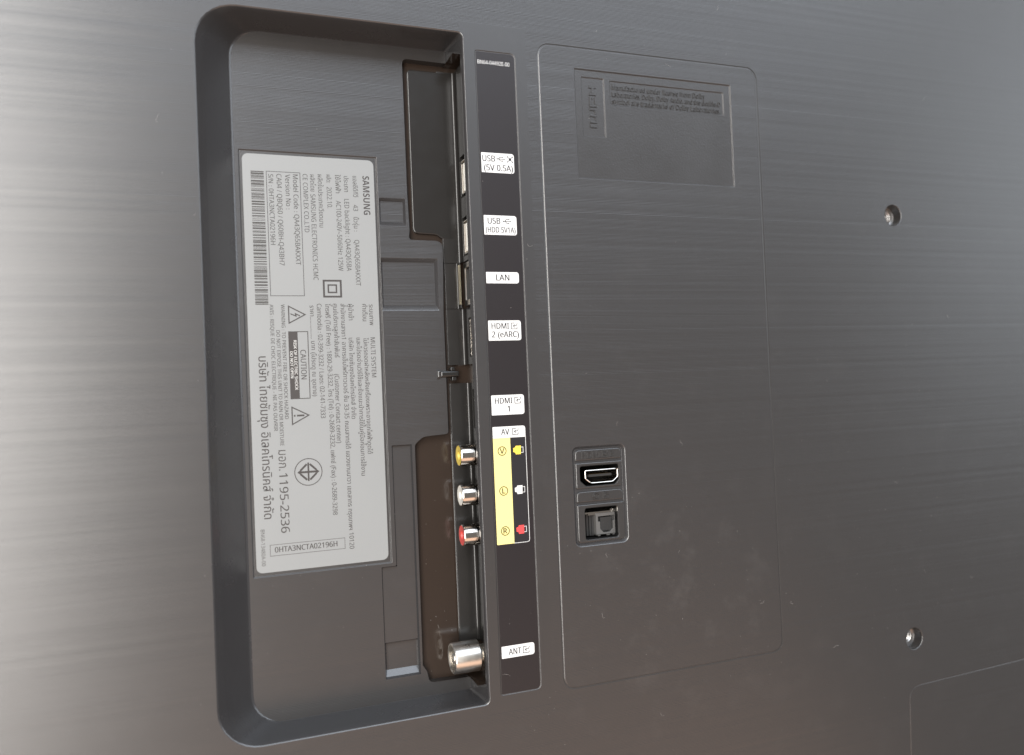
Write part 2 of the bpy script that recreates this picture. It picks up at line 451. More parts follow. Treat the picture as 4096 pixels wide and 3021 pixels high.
t = MB(); t.ribbon(circle(-161.9, -19.4, 1.35, 24), 0.36, 0.12, True); t.ribbon([(-161.9 + 0.5 * math.cos(a * 0.4189), -19.4 + 0.75 * math.sin(a * 0.4189)) for a in range(15)], 0.36, 0.12, True); input_icon(t, -158.6, -20.5, 2.2, 0.12, 0.38, True)
obj('embossed_text', raise_(t, 0.44), M_plain, sock, smooth=0)

# --- HDMI sockets (built face up around the origin, wide side along x, then turned where they belong)
def hdmi_outline(w, h, k=0.0):
    p = smooth_poly([(-w / 2, h / 2, 0.7), (-w / 2, -h * 0.14, 0.5), (-w * 0.335, -h / 2, 0.9), (w * 0.335, -h / 2, 0.9), (w / 2, -h * 0.14, 0.5), (w / 2, h / 2, 0.7)])
    return inset(p, k)
def hdmi_meshes():
    a = MB(); o = hdmi_outline(15.0, 5.6)
    a.loft([[(x, y, -11) for x, y in o], [(x, y, -0.35) for x, y in o], [(x, y, -0.1) for x, y in inset(o, 0.07)], [(x, y, 0) for x, y in inset(o, 0.25)], [(x, y, -0.1) for x, y in inset(o, 0.43)], [(x, y, -0.35) for x, y in inset(o, 0.5)], [(x, y, -10) for x, y in inset(o, 0.5)]])
    b = MB(); b.box(-5.2, 5.2, -0.15, 0.75, -10, -1.6)
    g = MB()
    for i in range(19): g.box(-4.7 + i * 0.5, -4.45 + i * 0.5, 0.75 + 0.003, 0.82, -8, -1.9); g.box(-4.7 + i * 0.5, -4.45 + i * 0.5, -0.22, -0.153, -8, -1.9)
    k = MB(); k.fill(inset(o, 0.45), (), -10)
    s = MB()
    for x in (-4.0, 3.0): s.box(x - 0.9, x + 0.9, -2.55, -2.2, -8, -0.8)
    s.box(-3.2, -1.6, 2.2, 2.5, -8, -1.0); s.box(1.6, 3.2, 2.2, 2.5, -8, -1.0)
    return [('socket_shell', a, M_nickel), ('contact_tongue', b, M_optd), ('contact_strip', g, M_gold), ('socket_back', k, M_dark), ('spring_tab', s, M_nickel)]
def hdmi_socket(fn, label=None):
    e = bpy.data.objects.new('hdmi_socket', None); col.objects.link(e); e.parent = tv
    if label: e['label'] = label
    for n, mb_, m in hdmi_meshes(): obj(n, mb_.xform(fn), m, e)
    return e
hdmi_socket(lambda x, y, z: (x - 158.4, y - 11.75, z - 1.5), 'HDMI socket facing out of the small pocket')
# shell mounting tabs above the rear HDMI socket
# --- optical socket
e = bpy.data.objects.new('optical_socket', None); col.objects.link(e); e.parent = tv
ax0, ax1, ay0, ay1 = -160.9, -151.6, -35.7, -27.0
OZ = -3.6
hole = smooth_poly([(-159.9, -28.4, 0), (-159.9, -30.4, 0), (-159.0, -30.5, 0), (-159.0, -33.5, 0), (-157.5, -35.0, 0), (-154.7, -35.0, 0), (-153.2, -33.6, 0), (-153.2, -30.5, 0), (-152.5, -30.3, 0), (-152.5, -28.3, 0)])
fr = [(ax0, ay0), (ax1, ay0), (ax1, ay1), (ax0, ay1)]
mb = MB(); mb.slab(fr, -14, OZ, 0.12, [hole]); obj('socket_body', mb, M_opt, e)
mb = MB(); mb.fill(inset(hole, -0.3), (), OZ - 2.2); mb.box(-158.6, -153.6, -34.4, -28.9, OZ - 2.1, OZ - 0.7)
mb.box(-157.2, -156.9, -34.0, -31.0, OZ - 0.7, OZ - 0.55); mb.box(-155.3, -155.0, -34.0, -31.0, OZ - 0.7, OZ - 0.55)
obj('shutter', mb, M_optd, e)
mb = MB()
for i, (xx, d) in enumerate(((-165.3, -6.0), (-164.1, -5.0), (-162.9, -4.6), (-161.9, -4.1))): mb.box(xx, xx + 0.85, -36.2, -27.1, -14, OZ + d * 0.5)
obj('side_rib', mb, M_optd, e)
mb = MB(); mb.box(-165.9, -151.8, -26.9, -26.3, -13, OZ + 0.1); mb.box(-164.2, -161.0, -27.6, -26.95, -12, OZ - 0.4); mb.box(-154.6, -152.6, -26.2, -25.6, -12, OZ + 0.5)
obj('shield_clip', mb, M_nickel, e)
mb = MB(); mb.box(-166.2, -165.9, -34.8, -26.3, -12, OZ - 1.0); obj('shield_clip', mb, M_gold, e)
mb = MB(); mb.box(-160.0, -158.9, -36.4, -35.75, -10, OZ - 0.5); mb.box(-156.0, -154.6, -36.4, -35.75, -10, OZ - 0.5); mb.box(-153.2, -152.4, -36.4, -35.75, -10, OZ - 0.5); obj('socket_foot', mb, M_opt, e)

# --- threaded steel nuts behind the mounting holes
prof = [(-4.6, 4.75), (-4.65, 4.15)]
z = -4.9
while z > -14: prof += [(z, 3.55), (z - 0.30, 3.55), (z - 0.62, 4.1)]; z -= 1.25
nutmb = MB().lathe(prof, 'z', (0, 0, 0), 40)
nut_cap = MB().fill(circle(0, 0, 4.2), (), z)
for i, (hx, hy) in enumerate(HOLES):
    if i == 0:
        n0 = obj('threaded_insert', nutmb, M_steel, tv, loc=(hx, hy, 0)); c0 = obj('insert_bottom', nut_cap, M_dark, n0)
    else:
        n1 = n0.copy(); col.objects.link(n1); n1.location = (hx * S, hy * S, 0); c1 = c0.copy(); col.objects.link(c1); c1.parent = n1

# --- connector bay: sloping walls, rounded rim
def lerp(a, b, t): return [(p[0] + (q[0] - p[0]) * t, p[1] + (q[1] - p[1]) * t) for p, q in zip(a, b)]
def with_breaks(lp):
    out = []
    n = len(lp)
    for i in range(n):
        p, q = lp[i], lp[(i + 1) % n]; out.append(p)
        if i == 2 * (NC + 1) - 1:                      # right-hand side, going up
            out.append((p[0], -87.7)); out.append((p[0], 156.0))
        if i == NC or i == 3 * (NC + 1) - 1 or i == 4 * (NC + 1) - 1:
            pass
    return out
R2, F2 = with_breaks(RIM), with_breaks(FLR)
prof = [(None, 0.0), (0.0, -0.18), (0.012, -0.5), (0.20, -2.9), (0.215, -3.1), (0.86, -12.3), (0.93, -13.2), (0.975, -13.75), (1.03, FZ)]
IDX = 2 * (NC + 1)
loops = []
for tt, zz in prof:
    lp = inset(R2, -0.5) if tt is None else lerp(R2, F2, tt)
    if tt is None: lp = [(a, b) for a, b in lp]
    if tt == 0.0: lp = inset(R2, -0.14)
    if tt: lp = [(-210.8 if (k in (IDX, IDX + 1) and tt < 0.3) else x, y) for k, (x, y) in enumerate(lp)]
    loops.append([(x, y, zz) for x, y in lp])
IDX = 2 * (NC + 1)
mb = MB().loft(loops, skip=lambda r, i: i == IDX and r >= 4)
bay = obj('connector_bay', mb, M_wall, tv, smooth=50)

# floor of the bay, cut round the tray and the pockets
FIN = lerp(RIM, FLR, 1.03)
edge = [(-213.45, 156.4, 0), (-231.4, 156.6, 2.2), (-231.4, 102.2, 0.5), (-231.0, 89.0, 0.6), (-231.5, 85.0, 1.6), (-219.2, 84.9, 1.6), (-217.9, 83.2, 0.8),
        (-217.9, 78.6, 0.3), (-218.6, 56.6, 0.3), (-218.6, 8.4, 1.2), (-228.9, 7.8, 1.4), (-231.6, 5.6, 0.8), (-232.3, 4.6, 0.4), (-232.6, -80.6, 0.5), (-230.9, -83.2, 0.5), (-230.2, -87.6, 2.0), (-213.45, -87.9, 0)]
edge = smooth_poly([(-200, 156.4, 0)] + edge + [(-200, -87.9, 0)])[1:-1]
lo = FIN[:NC + 1] + [(FIN[NC + 1][0] - 0.6, FIN[NC + 1][1])]
left_top = FIN[3 * (NC + 1):]
floor_poly = FIN[:NC + 1] + [(-213.45, FIN[0 + NC][1])] + list(reversed(edge)) + [(-213.45, FIN[3 * (NC + 1)][1])] + left_top
LABP = rrect(-293.8, -242.9, -39.8, 116.9, 0.4, 2)
PA = rrect(-242.6, -232.3, 90.3, 101.2, 0.3, 2)
PB = rrect(-243.0, -220.2, 57.2, 77.8, 0.3, 2)
LOW = [(-242.6, 5.2), (-246.9 + 4.3, -41.1)]
PC = smooth_poly([(-247.1, -83.7, 0.4), (-233.4, -83.7, 0.3), (-233.4, 5.2, 0.4), (-241.4, 5.2, 0.4), (-241.4, -41.0, 0.4), (-247.1, -41.0, 0.4)])
# tray walls that follow the cut edge
floor_parts = [MB(), MB()]
floor_parts[0].fill(floor_poly, [LABP, PA, PB, PC], FZ)
obj('bay_floor', floor_parts[0], M_floor, bay)
mb = MB()
er = [(x, y, FZ) for x, y in edge]
mb.loft([er, [(x + (0.25 if x < -214 else 0), y, FZ - 0.4) for x, y in edge], [(x + (0.7 if x < -214 else 0), y, TZ) for x, y in edge]], closed=False)
# end walls of the bay below the lip, beside the tray
obj('floor_edge', mb, M_plain, bay)
def pocket(q, depth, run_y, run_x, name='floor_pocket'):
    xs = [p[0] for p in q]; ys = [p[1] for p in q]; cx = (min(xs) + max(xs)) / 2; cy = (min(ys) + max(ys)) / 2
    inner = [(x + (run_x if x < cx else -run_x), y + (run_y * 1.7 if y < cy else -run_y)) for x, y in q]
    w = MB().loft([[(x, y, FZ) for x, y in q], [(x + (inner[i][0] - x) * 0.12, y + (inner[i][1] - y) * 0.12, FZ - 0.12) for i, (x, y) in enumerate(q)], [(x, y, FZ - depth) for x, y in inner]])
    obj('pocket_wall', w, M_wall, bay)
    obj('pocket_floor', MB().fill(inner, (), FZ - depth), M_floor, bay)
pocket(PA, 1.5, 1.1, 0.7)
pocket(PB, 1.7, 1.3, 1.0)
# long stepped pocket
a1, a2 = FZ - 1.2, FZ - 2.8
w = MB(); pin = inset(PC, 0.5)
up = [p for p in pin if p[1] > -69]
w.loft([[(x, y, FZ) for x, y in PC], [(x, y, a1) for x, y in pin]])
w.loft([[(-246.6, -70.2, a1), (-233.9, -70.2, a1)], [(-246.0, -71.0, a2), (-233.9, -71.0, a2)]], closed=False)
w.loft([[(-246.6, -83.2, a1), (-233.9, -83.2, a1)], [(-246.0, -81.0, a2), (-233.9, -81.0, a2)]], closed=False)
w.loft([[(-246.6, -83.2, a1), (-246.6, -70.2, a1)], [(-246.0, -81.0, a2), (-246.0, -71.0, a2)]], closed=False)
w.loft([[(-233.9, -83.2, a1), (-233.9, -70.2, a1)], [(-233.9, -81.0, a2), (-233.9, -71.0, a2)]], closed=False)
obj('pocket_wall', w, M_wall, bay)
fl = MB(); fl.fill([(-246.6, -70.2), (-233.9, -70.2), (-233.9, 4.7), (-240.9, 4.7), (-240.9, -41.5), (-246.6, -41.5)], (), a1 - 0.001); fl.fill([(-246.0, -81.0), (-233.9, -81.0), (-233.9, -71.0), (-246.0, -71.0)], (), a2)
obj('pocket_floor', fl, M_floor, bay)
# label bed
w = MB(); step(w, LABP, FZ, FZ - 0.35, 0.45)
w.fill(inset(LABP, 0.45), (), FZ - 0.35)
obj('label_bed', w, M_plain, bay)
# tray floor
w = MB().fill([(-234.0, -90), (-206.5, -90), (-206.5, 159), (-234.0, 159)], (), TZ)
w.loft([[(-206.5, -90, TZ), (-206.5, 159, TZ)], [(-206.5, -90, -3), (-206.5, 159, -3)]], closed=False)
w.loft([[(-214, 156.0, -3), (-206.5, 156.0, -3)], [(-214, 156.0, TZ), (-206.5, 156.0, TZ)]], closed=False)
w.loft([[(-214, -87.75, -3), (-206.5, -87.75, -3)], [(-214, -87.75, TZ), (-206.5, -87.75, TZ)]], closed=False)
obj('tray', w, M_tray, bay)

# --- black connector brackets: an L-shaped piece with a filleted inner corner, cut out where a socket sits
def bracket(xl, xw, y0, y1, slots=(), zf=PZ, ztop=-3.0, fil=1.3):
    """floor from xl to the wall at xw, wall up to ztop; slots = (y0, y1, z0, z1) windows in the wall"""
    b = MB()
    prof = [(xl, TZ), (xl, zf - 0.25), (xl + 0.07, zf - 0.07), (xl + 0.3, zf)]
    n = 8
    for i in range(n + 1):
        t = math.pi / 2 * i / n
        prof.append((xw - fil + fil * math.sin(t), zf + fil - fil * math.cos(t)))
    b.loft([[(x, y0 + 0.0, z) for x, z in prof], [(x, y1, z) for x, z in prof]], closed=False)
    for yy in (y0, y1):
        b.add([(x, yy, z) for x, z in prof] + [(xw, yy, TZ)], [tuple(range(len(prof) + 1))])
    zb = zf + fil
    o = len(b.v)
    wall = MB().fill([(y0, zb), (y1, zb), (y1, ztop), (y0, ztop)], [rrect(q[0], q[1], q[2], q[3], 0.3, 2) for q in slots])
    b.add([(xw, p[0], p[1]) for p in wall.v], wall.f)
    for q in slots:
        r = rrect(q[0], q[1], q[2], q[3], 0.3, 2)
        b.loft([[(xw, a, c) for a, c in r], [(xw + 1.4, a, c) for a, c in r]])
    for yy in (y0, y1):
        b.add([(xw, yy, zb), (xw + 1.4, yy, zb), (xw + 1.4, yy, ztop), (xw, yy, ztop)], [(0, 1, 2, 3)])
    return b
USB1, USB2 = (101.9, 118.3, -13.2, -6.6), (78.3, 93.9, -13.2, -6.6)
b1 = bracket(-216.9, -209.6, 76.6, 153.9, [USB1, (78.6, 93.9, -13.2, -6.6)])
obj('connector_bracket', b1, M_gloss, tv)
# wide pad of the first bracket
pad = smooth_poly([(-228.9, 88.3, 2.2), (-219.4, 87.9, 1.2), (-217.0, 86.2, 0.8), (-211.0, 86.0, 0), (-211.0, 153.6, 0), (-228.9, 153.6, 1.6)])
obj('bracket_pad', MB().slab(pad, TZ, PZ + 0.02, 0.3), M_gloss, tv)
b2 = bracket(-216.7, -211.2, 58.2, 76.4, (), ztop=-13.2, fil=0.7)
obj('connector_bracket', b2, M_gloss, tv)
HD2, HD1 = (38.4, 53.9, -11.5, -4.7), (10.0, 25.6, -13.0, -6.2)
b3 = bracket(-216.7, -209.2, 35.6, 58.0, [HD2])
obj('connector_bracket', b3, M_gloss, tv)
b4 = bracket(-216.5, -208.3, -74.6, 28.2, [HD1])
obj('connector_bracket', b4, M_gloss, tv)
# thin raised bead along the left edge of the long bracket
obj('bracket_bead', MB().tube([(-216.75, 8.0, PZ + 0.05), (-216.75, -74.0, PZ + 0.05)], 0.22, 8), M_gloss, tv)

# clip between the brackets
c = MB(); c.slab(rrect(-220.9, -213.4, 30.9, 33.1, 0.2, 2), -14.6, -13.0, 0.5)
clip = obj('snap_clip', c, M_gloss, tv)
c = MB(); c.slab(rrect(-222.2, -220.9, 30.7, 33.3, 0.2, 2), -15.0, -12.8, 0.3); obj('clip_tip', c, M_plain, clip)
c = MB(); c.slab(rrect(-216.6, -214.9, 33.2, 34.6, 0.3, 2), -16.5, -13.8, 0.2); c.slab(rrect(-216.2, -214.4, 29.3, 30.8, 0.3, 2), -16.5, -13.6, 0.2); obj('clip_stud', c, M_gloss, clip)

# --- USB sockets in the wall, opening towards the left
def usb(y0, y1):
    e = bpy.data.objects.new('usb_socket', None); col.objects.link(e); e.parent = tv
    yc = (y0 + y1) / 2; x0 = -209.2; h0, h1 = -12.7, -7.1
    a = MB(); o = rrect(yc - 6.6, yc + 6.6, h0, h1, 0.4, 3)
    a.loft([[(x0 + 10, p, q) for p, q in o], [(x0, p, q) for p, q in o], [(x0, p, q) for p, q in inset(o, 0.35)], [(x0 + 10, p, q) for p, q in inset(o, 0.4)]])
    obj('socket_shell', a, M_nickel, e)
    b = MB(); b.box(-1, 1, -1, 1, -1, 1).xform(lambda x, y, z: (x0 + 4.6 + x * 4.2, yc + y * 5.5, -11.0 + z * 0.8)); obj('contact_tongue', b, M_jw, e)
    g = MB()
    for k in range(4): g.box(0, 1, 0, 1, 0, 1); g.v[-8:] = g.v[-8:]
    g = MB()
    for k in range(4):
        yy = yc - 3.5 + k * 2.33
        q = MB().box(x0 + 0.8, x0 + 8, yy - 0.5, yy + 0.5, -11.93, -11.82); g.add(q.v, q.f)
    obj('contact_strip', g, M_gold, e)
    k = MB().add([(x0 + 9, yc - 6.6, h0), (x0 + 9, yc + 6.6, h0), (x0 + 9, yc + 6.6, h1), (x0 + 9, yc - 6.6, h1)], [(0, 1, 2, 3)]); obj('socket_back', k, M_dark, e)
usb(*USB1[:2]); usb(*USB2[:2])

# --- network socket
e = bpy.data.objects.new('lan_socket', None); col.objects.link(e); e.parent = tv
LX = -209.6
fo = rrect(58.9, 75.9, -14.0, -1.2, 0.3, 2); fi = rrect(61.0, 73.8, -12.3, -2.6, 0.3, 2)
a = MB(); a.loft([[(LX + 2.5, p, q) for p, q in fo], [(LX, p, q) for p, q in fo], [(LX - 0.12, p, q) for p, q in inset(fo, 0.15)], [(LX - 0.12, p, q) for p, q in inset(fi, -0.15)], [(LX, p, q) for p, q in fi], [(LX + 2.6, p, q) for p, q in inset(fi, 0.2)]])
obj('socket_shell', a, M_zinc, e)
a = MB(); a.loft([[(LX + 0.4, p, q) for p, q in inset(fi, 0.2)], [(LX + 2.7, p, q) for p, q in inset(fi, 0.35)]])
k = MB().fill(inset(fi, 0.3), (), 0); a.add([(LX + 2.7, p[0], p[1]) for p in k.v], k.f); obj('socket_cavity', a, M_optd, e)
for k in range(8):
    yy = 63.6 + k * 1.08
    g = MB().tube([(LX + 2.6, yy, -3.2), (LX + 1.6, yy, -4.6), (LX + 1.0, yy, -6.6), (LX + 1.8, yy, -8.6)], 0.24, 6); obj('contact_wire', g, M_gold, e)
obj('ground_spring', MB().box(-211.6, -211.3, 59.6, 75.4, -15.6, -14.2), M_brass, e)

# --- HDMI sockets in the bay wall
hdmi_socket(lambda x, y, z: (-209.0 - z, (HD2[0] + HD2[1]) / 2 + x, -8.1 - y), 'HDMI socket in the bay wall above the small clip')
hdmi_socket(lambda x, y, z: (-208.1 - z, (HD1[0] + HD1[1]) / 2 + x, -9.6 - y), 'HDMI socket in the bay wall above the round jacks')

# --- audio and video jacks
shell_p = [(0, 4.25), (-7.4, 4.25), (-7.8, 4.2), (-8.05, 4.08), (-8.12, 3.95), (-8.05, 3.88), (-1.0, 3.85)]
ins_p = [(-7.95, 3.86), (-8.08, 3.7), (-7.95, 1.75), (-7.7, 1.6), (-2.0, 1.55)]
base_p = [(0.4, 4.7), (-0.9, 4.7), (-1.2, 4.45), (-1.2, 4.0)]
for yy, m, lb in ((0.0, M_jy, 'round jack with yellow insert'), (-15.5, M_jw, 'round jack with white insert'), (-31.0, M_jr, 'round jack with red insert')):
    e = bpy.data.objects.new('audio_video_jack', None); col.objects.link(e); e.parent = tv; e['label'] = lb
    e.location = (-208.5 * S, yy * S, -8.0 * S)
    obj('jack_sleeve', MB().lathe(shell_p, 'x', (0, 0, 0), 48), M_nickel, e)
    obj('jack_insert', MB().lathe(ins_p, 'x', (0, 0, 0), 40), m, e)
    obj('jack_collar', MB().lathe(base_p, 'x', (0, 0, 0), 40), M_gloss, e)
    obj('jack_bore', MB().lathe([(-3.0, 1.75), (-3.0, 0.01)], 'x', (0, 0, 0), 24), M_dark, e)

# --- aerial socket
e = bpy.data.objects.new('antenna_socket', None); col.objects.link(e); e.parent = tv; e.location = (-208.5 * S, -77.8 * S, -8.4 * S)
obj('socket_sleeve', MB().lathe([(-3.4, 3.2), (-3.4, 5.5), (-3.7, 5.85), (-13.3, 5.85), (-13.75, 5.7), (-13.95, 5.45), (-13.95, 5.0), (-13.7, 4.8), (-7.0, 4.7)], 'x', (0, 0, 0), 56), M_zinc, e)
obj('centre_contact', MB().lathe([(-7.0, 2.1), (-13.2, 2.1), (-13.5, 1.9), (-13.5, 1.2), (-9.0, 1.0)], 'x', (0, 0, 0), 32), M_zinc, e)
obj('insulator', MB().lathe([(-9.0, 4.75), (-9.0, 0.01)], 'x', (0, 0, 0), 32), M_ybrown, e)
neck = [(1.5, 3.4)]
for k in range(6): neck += [(0.9 - k * 0.8, 3.4), (0.6 - k * 0.8, 3.9), (0.3 - k * 0.8, 3.9)]
obj('threaded_neck', MB().lathe(neck + [(-3.6, 3.4)], 'x', (0, 0, 0), 40), M_zinc, e)
hx = [(4.9 * math.cos(math.pi / 3 * k), 4.9 * math.sin(math.pi / 3 * k)) for k in range(6)]
a = MB(); a.prism(hx, 0, 1.5).xform(lambda x, y, z: (1.2 - z, x, y)); obj('hex_nut', a, M_zinc, e, smooth=0)

# ------------------------------------------------------------------ rating label
LX0, LY1 = -292.5, 115.5
LZ = FZ - 0.35 + 0.12
lab = obj('rating_label', MB().slab(rrect(-292.5, -244.2, -38.3, 115.5, 2.2, 6), FZ - 0.35, LZ, 0.06), M_label, tv, label='silver grey rating label with dark print lying in the bay')
IZ = LZ + 0.012
def ln(body, u0, u1, v, size, bold=0.0, m=None, z=IZ):
    t = MB(); write(t, body, LX0 + v, LY1 - u0, z, u1 - u0, size, rot=-90, bold=bold)
    return obj('printed_text', t, m or M_ink, lab, smooth=0)
F_ = M_inkf
ln('SAMSUNG', 6.2, 21.2, 43.9, 3.5, 0.03, M_ink)
for a in [('แอลซีดีทีวี', 6.4, 14.5, 40.1, 2.5), ('43', 17.5, 19.9, 39.95, 2.5), ('นิ้วรุ่น :', 22.2, 27.7, 39.9, 2.5), ('QA43Q65BAKXXT', 31.0, 48.6, 39.9, 2.5),
          ('ประเภท', 6.6, 12.7, 36.75, 2.5), ('LED backlight : QA43Q65BA', 15.4, 43.0, 36.6, 2.5), ('ใช้ไฟฟ้า', 6.2, 13.3, 33.5, 2.5), ('AC100-240V~50/60Hz 125W', 16.2, 43.0, 33.5, 2.5),
          ('ผลิต:', 6.4, 9.5, 30.2, 2.5), ('2022.10.', 11.1, 19.2, 30.2, 2.5), ('ผลิตในประเทศเวียดนาม', 6.5, 26.6, 27.0, 2.5), ('ผลิตโดย', 6.7, 13.1, 24.2, 2.5),
          ('SAMSUNG ELECTRONICS HCMC', 14.1, 46.6, 24.1, 2.5), ('CE COMPLEX CO.,LTD', 6.6, 28.6, 21.5, 2.4)]:
    ln(*a, 0.004, F_)
for a in [('Model Code : QA43Q65BAKXXT', 7.0, 41.0, 17.9, 2.5), ('Version No :', 7.1, 20.2, 15.1, 2.5), ('CA04 / QBQ60 / Q60BH-Q43BH7', 7.1, 41.2, 12.0, 2.5), ('S/N : 0HTA3NCTA02196H', 7.3, 33.6, 9.1, 2.4)]:
    ln(*a, 0.008, F_)
for a in [('ระบบภาพ', 55.8, 63.8, 44.5, 2.5), ('MULTI SYSTEM', 68.5, 83.8, 44.6, 2.4), ('คำเตือน', 55.6, 62.2, 41.9, 2.5), ('ไม่ควรถอดฝาหลังหลังเครื่องเพราะอาจถูกไฟฟ้าดูดได้', 68.6, 113.0, 41.9, 2.4),
          ('และโปรดอ่านวิธีใช้และข้อแนะนำการใช้ในคู่มือก่อนการใช้งาน', 68.5, 121.1, 39.2, 2.4), ('ผู้นำเข้า', 55.6, 61.8, 36.6, 2.5), ('บริษัท ไทยซัมซุงอิเลคโทรนิคส์ จำกัด', 68.5, 99.3, 36.3, 2.4),
          ('สำนักงานสาขา1 อาคารเอ็มไพร์ทาวเวอร์ ชั้น 33-35 ถนนสาทรใต้ แขวงยานนาวา เขตสาทร กรุงเทพฯ 10120', 55.5, 148.3, 33.7, 2.4), ('ศูนย์บริการลูกค้าสัมพันธ์', 55.5, 75.9, 30.9, 2.4),
          ('(Customer Contact center)', 82.1, 108.2, 30.5, 2.4), ('โทรฟรี (Toll Free) : 1800-29-3232, โทร (Tel) : 0-2689-3232, แฟกซ์ (Fax) : 0-2689-3298', 55.5, 135.0, 28.0, 2.4),
          ('Cambodia : 02-399-3232 / Laos: 02-141-7333', 55.5, 98.5, 24.9, 2.4), ('ราคา................. บาท (โปรดดู ณ จุดขาย)', 56.1, 90.2, 22.3, 2.3)]:
    ln(*a, 0.008)
ln('WARNING : TO PREVENT FIRE OR SHOCK HAZARD', 55.7, 98.2, 11.9, 1.85, 0.012, F_)
ln('DO NOT EXPOSE THIS UNIT TO RAIN OR MOISTURE', 65.3, 107.9, 9.9, 1.85, 0.012, F_)
ln('AVIS : RISQUE DE CHOC ELECTRIQUE - NE PAS OUVRIR', 55.7, 102.4, 7.9, 1.85, 0.012, F_)
ln('บริษัท ไทยซัมซุง อิเลคโทรนิคส์ จำกัด', 74.8, 134.3, 3.3, 4.6, 0.008)
ln('มอก.', 109.5, 117.0, 9.1, 4.6, 0.03); ln('1195-2536', 118.0, 139.9, 9.1, 4.25, 0.008)
ln('BN68-13480A-00', 138.0, 151.2, 1.9, 1.9, 0.0, F_)
def P_(u, v): return (LX0 + v, LY1 - u)
def mark(name, build, m=M_ink):
    t = MB(); build(t); return obj(name, t, m, lab, smooth=0)
mark('printed_box', lambda t: t.ribbon([P_(6.3, 8.4), P_(6.3, 20.5), P_(52.5, 20.5), P_(52.5, 8.4)], 0.22, IZ, True), F_)
mark('printed_symbol', lambda t: (t.ribbon([P_(46.75, 27.75), P_(46.75, 34.1), P_(52.8, 34.1), P_(52.8, 27.75)], 0.7, IZ, True), t.ribbon([P_(48.4, 29.4), P_(48.4, 32.4), P_(51.2, 32.4), P_(51.2, 29.4)], 0.55, IZ, True)))
mark('printed_symbol', lambda t: (t.ribbon([P_(56.4, 14.6), P_(59.55, 20.5), P_(62.7, 14.6)], 0.42, IZ, True), t.ribbon([P_(60.0, 18.6), P_(59.2, 17.0), P_(60.1, 17.2), P_(59.2, 15.2)], 0.4, IZ)))
mark('printed_symbol', lambda t: (t.ribbon([P_(93.9, 14.5), P_(97.1, 20.5), P_(100.3, 14.5)], 0.42, IZ, True), t.ribbon([P_(97.1, 18.9), P_(97.1, 16.2)], 0.65, IZ), t.ribbon([P_(97.1, 15.7), P_(97.1, 15.1)], 0.65, IZ)))
mark('printed_box', lambda t: (t.ribbon([P_(65.9, 14.3), P_(65.9, 21.2), P_(90.8, 21.2), P_(90.8, 14.3)], 0.3, IZ, True), t.fill([P_(65.8, 14.2), P_(90.9, 14.2), P_(90.9, 17.5), P_(65.8, 17.5)], (), IZ + 0.003)))
ln('CAUTION', 72.7, 83.7, 18.3, 2.8, 0.015)
ln('RISK OF ELECTRIC SHOCK', 69.1, 87.6, 15.95, 1.5, 0.015, M_wink, IZ + 0.012); ln('DO NOT OPEN', 73.2, 83.1, 14.55, 1.4, 0.015, M_wink, IZ + 0.012)
def tis(t):
    cx, cy = P_(118.2, 19.6)
    t.ribbon(circle(cx, cy, 4.95, 40), 0.3, IZ, True)
    t.ribbon([(cx - 3.4, cy), (cx + 3.4, cy)], 0.75, IZ)
    t.ribbon([(cx, cy + 3.5), (cx, cy - 3.4)], 0.6, IZ + 0.003)
    for sx, sy in ((1, 1), (1, -1), (-1, 1), (-1, -1)): t.ribbon([(cx + sx * 0.55, cy + sy * 2.9), (cx + sx * 2.9, cy + sy * 0.65)], 0.72, IZ + 0.006)
    t.ribbon([(cx + 2.5, cy + 0.9), (cx + 3.7, cy), (cx + 2.5, cy - 0.9)], 0.4, IZ + 0.009); t.ribbon([(cx - 2.5, cy + 0.9), (cx - 3.7, cy), (cx - 2.5, cy - 0.9)], 0.4, IZ + 0.009)
mark('printed_symbol', tis)
mark('printed_box', lambda t: t.ribbon([P_(143.9, 5.0), P_(143.9, 32.0), P_(147.9, 32.0), P_(147.9, 5.0)], 0.16, IZ, True))
t = MB(); write(t, '0HTA3NCTA02196H', LX0 + 6.6, LY1 - 146.75, IZ, 22.6, 2.75, 0, 0.02); obj('printed_text', t, M_ink, lab, smooth=0)
rnd = random.Random(7)
def bars(t):
    u = 6.4
    while u < 55.6:
        w_ = rnd.choice((0.18, 0.2, 0.4, 0.6)); t.fill([P_(u, 2.9), P_(u + w_, 2.9), P_(u + w_, 7.5), P_(u, 7.5)], (), IZ)
        u += w_ + rnd.choice((0.18, 0.2, 0.34, 0.5))
for a, b, in ((0, 0),): mark('barcode', bars, F_)

# ------------------------------------------------------------------ connector sticker
SZ = -0.10
strip = obj('connector_sticker', MB().slab(STRIP, -0.22, SZ, 0.05), M_strip, tv, label='long black sticker naming each connector beside the bay')
PZZ = SZ + 0.012; TZZ = SZ + 0.024
def patch(y0, y1, x0=-204.85, x1=-191.35, r=(0.25, 1.0, 1.0, 0.25), m=M_white, name='port_label', z=PZZ):
    return obj(name, MB().fill(rrect(x0, x1, y0, y1, r, 4), (), z), m, strip, smooth=0)
def st(body, x0, x1, y, size, m=M_blackp, bold=0.018, z=TZZ):
    t = MB(); write(t, body, x0, y, z, x1 - x0, size, 0, bold); return obj('printed_text', t, m, strip, smooth=0)
def icon(build, m=M_blackp, name='printed_symbol'):
    t = MB(); build(t); return obj(name, t, m, strip, smooth=0)
st('BN64-04492E-00', -204.75, -191.6, 151.85, 2.1, M_white, 0.0)
